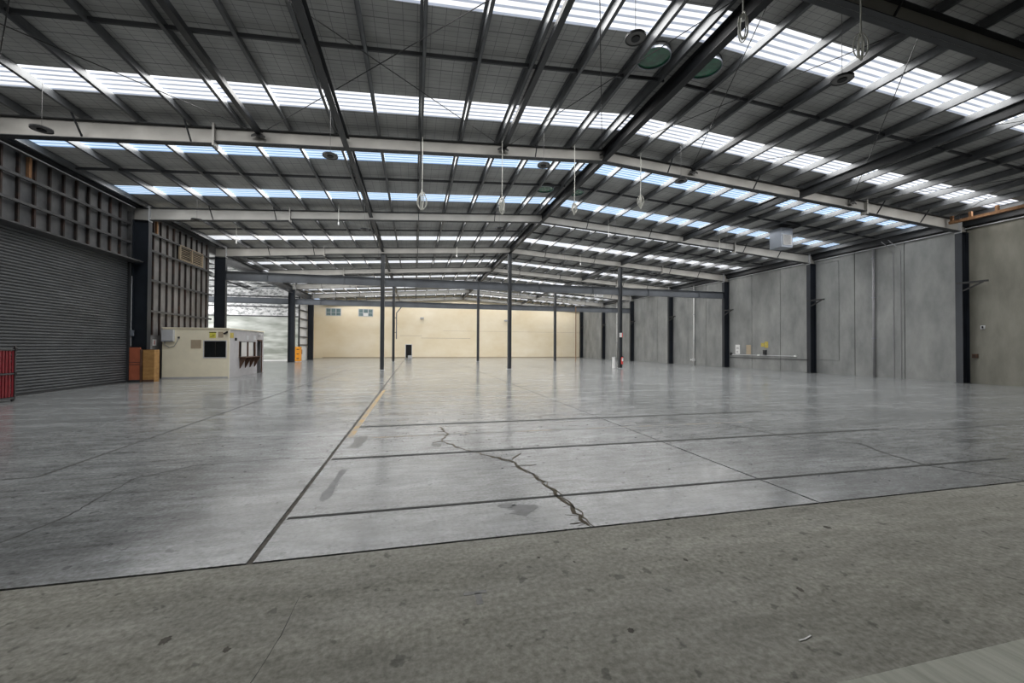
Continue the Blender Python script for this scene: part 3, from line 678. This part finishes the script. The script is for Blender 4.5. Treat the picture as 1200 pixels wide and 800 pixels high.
for yy in (24.25, 24.95, 25.6, 26.25):
    MB().hexa([(OX1, yy - .02, .40), (OX1 + .03, yy - .02, .40), (OX1 + .03, yy + .02, .40), (OX1, yy + .02, .40), (OX1, yy - .02, .97), (OX1 + .32, yy - .02, .97), (OX1 + .32, yy + .02, .97), (OX1, yy + .02, .97)]).build('shelf_bracket', 'brown', o)
dj = MB(); dj.box(OX1 - .02, OX1 + .03, yd1, yd1 + .09, 0, 1.95); dj.box(OX1 - .02, OX1 + .03, yd0, yd1, 1.88, 1.95); dj.build('door_jamb', 'brown', o)
bx('corner_trim', 'cream_off', o, OX1 - .03, OX1 + .015, OY0 - .015, OY0 + .03, 0, OH)
bx('skirting', 'grey_shade', o, OX0, OX1 - .03, OY0 - .012, OY0, 0, .06)
bx('patch_panel', 'beige', o, -10.61, -10.17, OY0 - .01, OY0, 1.45, 1.87)
o = thing('meter_box', (-11.52, OY0, 1.8), 'pale grey electrical box on the cream office front', 'box')
bx('housing', 'white2', o, -11.76, -11.29, OY0 - .16, OY0, 1.80, 2.36); bx('lid_edge', 'zinc', o, -11.77, -11.28, OY0 - .17, OY0 - .16, 1.78, 1.83)
MB().tube([(-11.70, OY0 - .03, 1.80), (-11.68, OY0 - .03, 1.62), (-11.5, OY0 - .03, 1.50), (-11.3, OY0 - .03, 1.55), (-11.18, OY0 - .03, 1.78), (-11.12, OY0 - .03, 1.96)], .012, 6).build('looping_cable', 'zinc', o, True); bx('cable_socket', 'dark_steel', o, -11.15, -11.08, OY0 - .05, OY0, 1.93, 2.02)
o = thing('yellow_sign', (-9.68, OY0, 1.97), 'yellow warning sign above the dark office window', 'sign')
bx('sign_plate', 'yellow', o, -9.82, -9.55, OY0 - .012, OY0, 1.97, 2.27); bx('print_line', 'black', o, -9.84, -9.53, OY0 - .014, OY0 - .012, 2.23, 2.27); bx('print_line', 'black', o, -9.70, -9.60, OY0 - .014, OY0 - .012, 2.09, 2.12); bx('print_line', 'black', o, -9.78, -9.62, OY0 - .014, OY0 - .012, 2.02, 2.035)
o = thing('beige_notice', (-9.33, OY0, 2.0), 'faded beige notice beside the yellow warning sign', 'sign'); bx('sheet', 'beige', o, -9.45, -9.22, OY0 - .01, OY0, 2.0, 2.28)
o = thing('security_camera', (-9.1, OY0, 2.15), 'small black camera at the office corner', 'camera')
MB().beam((-9.12, OY0 - .18, 2.18), (-9.06, OY0 - .02, 2.26), .07, .07).build('body', 'black', o); bx('mount', 'dark_steel', o, -9.08, -9.03, OY0 - .04, OY0, 2.22, 2.32)
tag(MB().box(OX1, OX1 + .012, 23.05, 23.45, 1.98, 2.25).build('green_notice', 'mustard'), 'olive notice at the corner of the shaded grey office side', 'sign')
tag(MB().box(OX1, OX1 + .06, 23.62, 23.74, 1.86, 2.0).build('door_chime', 'black'), 'small black box on the shaded grey office side', 'box')
for yy, z, lab in ((25.05, 1.92, 'white paper sheet above the counter boards, closer to the office corner'), (26.1, 1.94, 'white paper sheet above the counter boards, closer to the office door')):
    tag(MB().box(OX1, OX1 + .008, yy, yy + .35, z, z + .24).build('paper_sheet', 'white2'), lab, 'paper')
o = thing('flood_light', (OX1 + .1, 26.9, 2.22), 'small white flood light over the office door', 'light'); bx('lamp_head', 'white', o, OX1 + .03, OX1 + .16, 26.75, 27.05, 2.22, 2.32); bx('lamp_arm', 'zinc', o, OX1, OX1 + .03, 26.87, 26.93, 2.24, 2.3)

# ================================================================== ANNEX behind the office
ax = struct(bx('wall_annex', 'foil', None, -25.0, WALL_L - .05, 47.5, 47.6, 0, 7.6))
bx('wrap_sheet', 'curtain_w', ax, -25.0, WALL_L - .06, 47.44, 47.5, .12, 4.66); bx('base_strip', 'white', ax, -25.0, WALL_L - .06, 47.42, 47.5, 0, .14)
for z in (4.70, 5.68, 6.75): bx('girt', 'dark_steel', ax, -25.0, WALL_L - .06, 47.34, 47.44, z - .05, z + .05)
aw = MB().box(-25.1, -25.0, 28.3, 33.0, 0, 7.3).box(-25.1, -25.0, 43.0, 47.6, 0, 7.3).box(-25.1, -25.0, 33.0, 43.0, 5.0, 7.3)      # unseen doorway between, added to let light into the annex
aw = struct(aw.build('wall_side', 'foil'))
ld = bpy.data.lights.new('added_doorway_light', 'AREA'); ld.shape = 'RECTANGLE'; ld.size = 4.9; ld.size_y = 9.9; ld.energy = 2300; ld.color = (1, .99, .97)  # added area lamp in the unseen doorway, brightens the annex foil
lo = bpy.data.objects.new('added_doorway_light', ld); COL.objects.link(lo); lo.location = (-25.05, 38.0, 2.5); lo.rotation_euler = (0, -math.pi / 2, 0)
af = struct(bx('wall_annex_front', 'cladding2', None, -25.1, WALL_L - .22, 28.2, 28.28, 0, 7.6))
# annex ceiling: sagging foil between purlins
def azz(x): return 7.55 + (x - WALL_L) * .035
mb = MB(); nx, ny = 76, 80; X0, X1, Y0, Y1 = -25.05, -12.3, 28.25, 47.5
for j in range(ny + 1):
    for i in range(nx + 1):
        x = X0 + (X1 - X0) * i / nx; y = Y0 + (Y1 - Y0) * j / ny
        sag = .34 * abs(math.sin(math.pi * (y - Y0) / 1.93)) * abs(math.sin(math.pi * (x - X0) / 1.5)) * (.55 + .45 * math.sin(int((x - X0) / 1.5) * 2.3 + int((y - Y0) / 1.93) * 1.7)) + random.uniform(-.03, .03)
        mb.v.append((x, y, azz(x) + .22 - sag))
for j in range(ny):
    for i in range(nx): a = j * (nx + 1) + i; mb.f.append((a, a + nx + 1, a + nx + 2, a + 1)); mb.m.append(0)
ac = struct(mb.build('ceiling_annex', 'foil', None, True))
for q in range(11): y = 28.4 + q * 1.93 - .05; MB().beam((X0, y, azz(X0) + .16), (X1, y, azz(X1) + .16), .06, .16).build('purlin', 'purlin', ac)
for x in (-16.5, -21.0): bx('rail', 'strut', ac, x - .05, x + .05, Y0, Y1, azz(x) - .06, azz(x) + .06)
# transfer girder over the annex opening
for (a, b, lab) in ((FR[3], FR[5], 'deep dark girder above the annex opening behind the office'), (FR[5], FR[6], 'deep dark girder above the orange drawer stack')):
    tag(MB().ibeam((-11.62, a + .14, 7.36), (-11.62, b - .14, 7.36), .62, .26).build('transfer_girder', 'column'), lab, 'beam', 'girders over the annex opening')
struct(bx('wall_fascia', 'cladding2', None, -12.40, -12.27, 28.2, 51.3, 7.30, ROOF(-12.3) + .05))
# wall return with rungs, then cream side wall
wrn = struct(bx('wall_return', 'white', None, WALL_L - .18, WALL_L - .06, 47.6, 51.3, 0, 7.6))
for z in (1.72, 2.6, 3.6, 4.56, 5.5): bx('girt', 'dark_steel', wrn, WALL_L - .06, WALL_L + .06, 47.62, 51.0, z - .05, z + .05)
bx('end_post', 'dark_steel', wrn, WALL_L - .06, WALL_L + .08, 47.5, 47.64, 0, 7.5); bx('hook', 'brown', wrn, WALL_L - .06, WALL_L - .02, 48.9, 49.05, .7, 1.2)
wcl = struct(MB().box(-13.35, -13.2, 51.3, YE, 0, ROOF(-13.2) - .01).box(-13.2, WALL_L - .06, 51.3, 51.42, 0, ROOF(-13.2) - .01).build('wall_far_left', 'cream'))
# orange drawer stack
o = thing('drawer_stack', (-11.47, 45.0, 0), 'orange three drawer stack with dark handles beside a column', 'cabinet')
bx('carcass', 'orange', o, -11.72, -11.20, 44.86, 45.4, .05, 1.52); bx('plinth', 'white2', o, -11.72, -11.20, 44.88, 45.4, 0, .05)
for q in range(3):
    z = .12 + q * .46; d = bx('drawer', 'orange', o, -11.70, -11.22, 44.83, 44.86, z, z + .42); bx('handle', 'brown', d, -11.52, -11.32, 44.80, 44.83, z + .17, z + .26)

# ================================================================== END WALL
mb = MB(); xs = [-13.2, XG, WALL_R + .2]
mb.hexa([(-13.2, YE, 0), (XG, YE, 0), (XG, YE + .15, 0), (-13.2, YE + .15, 0), (-13.2, YE, ROOF(-13.2) - .01), (XG, YE, ROOF(XG) - .01), (XG, YE + .15, ROOF(XG) - .01), (-13.2, YE + .15, ROOF(-13.2) - .01)])
mb.hexa([(XG, YE, 0), (25.5, YE, 0), (25.5, YE + .15, 0), (XG, YE + .15, 0), (XG, YE, ROOF(XG) - .01), (25.5, YE, ROOF(25.5) - .01), (25.5, YE + .15, ROOF(25.5) - .01), (XG, YE + .15, ROOF(XG) - .01)])
we = struct(mb.build('wall_end', 'cream'))
bx('sheet_joint', 'beige', we, .9, 7.9, YE - .012, YE, 2.78, 2.82); bx('sheet_joint', 'beige', we, -2.0, 1.0, YE - .012, YE, 3.1, 3.13); bx('sheet_joint', 'beige', we, 4.0, 25.0, YE - .01, YE, 3.85, 3.87); bx('kick_strip', 'beige', we, -12.0, 25.2, YE - .015, YE, 0, .12)
for n, x in ((2, -11.60), (3, -7.48)):
    wd = sempty('window_%d' % n, (x + .95, YE, 5.7)); fr = MB()
    for q in range(4): fr.box(x + q * .62 - .04, x + q * .62 + .04, YE - .04, YE, 5.68, 6.72)
    fr.box(x, x + 1.86, YE - .04, YE, 5.68, 5.75); fr.box(x, x + 1.86, YE - .04, YE, 6.66, 6.72); fr.box(x, x + 1.86, YE - .035, YE, 6.14, 6.18); fr.build('window_frame', 'white2', wd)
    for q in range(3):
        for (za, zb) in ((5.75, 6.14), (6.18, 6.66)):
            mtl = 'white' if (n == 3 and q == 1 and za < 6) else 'glass'
            bx('pane', mtl, wd, x + q * .62 + .04, x + q * .62 + .58, YE - .02, YE - .005, za, zb)
d2 = sempty('door_2', (-.79, YE, 0)); bx('opening', 'black', d2, -1.2, -.38, YE - .02, YE - .005, .02, 1.85); fr = MB(); fr.box(-1.27, -1.2, YE - .04, YE, 0, 1.92); fr.box(-.38, -.31, YE - .04, YE, 0, 1.92); fr.box(-1.2, -.38, YE - .04, YE, 1.85, 1.92); fr.build('door_frame', 'white', d2); bx('floor_crate', 'white2', d2, -.9, -.4, YE - .05, YE - .02, .02, .35)  # doorway darkness is a flat black sheet on the wall
for (x, z) in ((1.0, 5.6), (13.2, 5.5)): tag(MB().box(x - .25, x + .25, YE - .25, YE, z - .12, z + .12).build('wall_light', 'grey_shade'), 'small grey light fitting high on the cream wall, %s' % ('above the dark doorway' if x < 5 else 'toward the concrete wall'), 'light', 'light fittings on the end wall')
wb = struct(bx('wall_back', 'cladding2', None, -13.2, 25.5, YB - .15, YB, 0, ROOF(XG)))

# things on and near the posts
x = XG + 8.79; y = FR[3]
o = thing('fire_sign', (x, y, 2.35), 'white and red fire sign high on a slim post', 'sign'); bx('sign_plate', 'white', o, x - .12, x + .14, y - .145, y - .13, 2.38, 2.72); bx('sign_band', 'red_sign', o, x + .08, x + .14, y - .15, y - .145, 2.38, 2.72)
o = thing('fire_extinguisher', (x + .05, y - .22, .3), 'red fire extinguisher with white label hung on a slim post', 'extinguisher')
MB().cyl((x + .06, y - .22), .08, .32, .80, 14).build('cylinder', 'red_sign', o, False); MB().cyl((x + .06, y - .22), .08, .80, .88, 14, 0, .03).build('shoulder', 'red_sign', o); bx('label_patch', 'white', o, x + .0, x + .12, y - .306, y - .295, .55, .78); bx('valve', 'black', o, x + .02, x + .10, y - .25, y - .19, .88, .95); MB().tube([(x + .1, y - .22, .92), (x + .19, y - .22, .85), (x + .18, y - .22, .5)], .012, 6).build('hose', 'black', o)
o = thing('white_guard', (x - .42, y, 0), 'short white drum standing beside the post with the fire sign', 'drum'); MB().cyl((x - .42, y + .2), .12, 0, .85, 14).build('drum_body', 'white', o); MB().ring((x - .42, y + .2), .11, .135, .80, .85, 14).build('drum_rim', 'white2', o)
tag(MB().tube([(17.33, 42.1, 0), (17.33, 42.1, 6.1)], .05, 8).build('standpipe', 'rust_wood'), 'thin rusty standpipe rising from the floor before the end wall', 'pipe')
o = thing('knee_pipe', (-1.82, 43.4, 2.36), 'grey pipe with angled top beside a slim post of the second row', 'pipe'); MB().tube([(-1.82, 43.42, 2.36), (-1.82, 43.42, 5.05), (-1.30, 43.42, 5.72)], .05, 8).build('pipe_run', 'tie', o); bx('pipe_clip', 'post', o, -2.1, -1.80, 43.4, 43.56, 3.0, 3.06); bx('pipe_clip', 'post', o, -2.1, -1.80, 43.4, 43.56, 4.5, 4.56)

# ================================================================== HANGING LAMPS AND CORDS
def pendant(x, y, z, r=.19, label='small round dark pendant disc hanging on a thin cable from the roof'):
    o = thing('pendant_disc', (x, y, z), label, 'pendant', 'round pendant discs')
    MB().tube([(x, y, z + .05), (x, y, ROOF(x) - .0)], .006, 4).build('cable', 'cable', o)
    MB().ring((x, y), r * .45, r, z, z + .03, 22).build('plate', 'disc', o); MB().ring((x, y), r, r + .018, z - .012, z + .035, 22).build('rim', 'dark_steel', o); MB().cyl((x, y), r * .46, z - .02, z + .06, 14).build('lamp_holder', 'black', o)
for a in ((4.29, 7.33, 7.83), (-8.9, 12.28, 6.85), (-2.38, 12.43, 7.01), (4.06, 12.63, 7.53), (9.0, 12.37, 7.41), (8.98, 6.85, 7.43),
          (-9.0, 19.8, 6.9), (-2.3, 19.9, 7.0), (4.1, 20.0, 7.55), (17.9, 20.4, 7.3), (10.5, 20.0, 7.5), (-2.3, 27.3, 7.2), (10.4, 27.4, 7.4), (17.6, 27.4, 7.2)): pendant(*a, label='small dark pendant disc on cable, %s, %s' % ('start of braced bay' if a[1] < 9 else 'braced bay by gusset frame' if a[1] < 13.6 else 'bay past gusset frame' if a[1] < 21 else 'bay before first tie beam', ('above the roller door side' if a[0] < -5 else 'office half' if a[0] < XG - 8 else 'just office side of ridge' if a[0] < XG else 'just concrete side of ridge' if a[0] < XG + 8 else 'concrete wall half')))
def cord(x, y, ztop, zc, rr, label, group='coiled white cords', strands=5):
    o = thing('hanging_cord', (x, y, zc - rr), label, 'cord', group)
    MB().tube([(x, y, ztop), (x + .01, y, (ztop + zc) / 2), (x, y, zc + rr)], .014, 5).build('cord_drop', 'cord', o)
    rnd = random.Random(int(x * 10)); mb = MB()
    for q in range(strands):
        an = rnd.uniform(0, math.pi); sx = rr * rnd.uniform(.3, .55); sz = rr * rnd.uniform(.75, 1.1); dz = rnd.uniform(-.05, .05)
        mb.tube([(x + sx * math.cos(t * math.pi / 8) * math.cos(an), y + sx * math.cos(t * math.pi / 8) * math.sin(an), zc + dz + sz * math.sin(t * math.pi / 8)) for t in range(16)], .011, 5, True)
    mb.build('cord_coil', 'cord', o)
    MB().tube([(x, y, zc + rr * .9), (x, y, zc + rr * .5)], .03, 8).build('plug', 'white', o)
LABC = 'coiled white cord hanging from the first full roof frame'
for x, ztop, zc, rr in ((.2, zt(.2), 6.32, .30), (2.84, zt(2.84), 6.38, .28), (5.46, ROOF(5.46), 6.5, .2), (8.06, ROOF(8.06), 6.95, .2)): cord(x, 13.42, ztop, zc, rr, 'coiled white cord from the gusset frame, %s of the ridge' % {.2: 'third on the office side', 2.84: 'second on the office side', 5.46: 'first on the office side', 8.06: 'first on the concrete side'}[x])
cord(5.44, 5.8, 8.70, 7.10, .22, 'coiled white cord hanging in front of the braced bay skylight')
cord(8.05, 5.8, 8.70, 7.20, .22, 'knotted white cord bundle hanging before the dark upper rafter', strands=4)
for x, y in ((10.55, 20.9), (17.85, 20.9), (-9.3, 24.5), (2.8, 28.3), (12.0, 28.3), (-3.6, 20.9)):
    o = thing('drop_cord', (x, y, zt(x) - .75), 'short pale drop cord with socket, %s, %s' % ('frame past gusset frame' if y < 22 else 'bay before first tie beam' if y < 28 else 'over first tie beam', 'roller door side' if x < -5 else 'office side' if x < XG else 'mid concrete half' if x < 14 else 'near concrete wall'), 'cord', 'short drop cords'); MB().tube([(x, y, ROOF(x)), (x, y, zt(x) - .6)], .014, 5).build('cord_drop', 'cord', o); MB().cyl((x, y), .035, zt(x) - .75, zt(x) - .6, 8).build('socket', 'white', o)
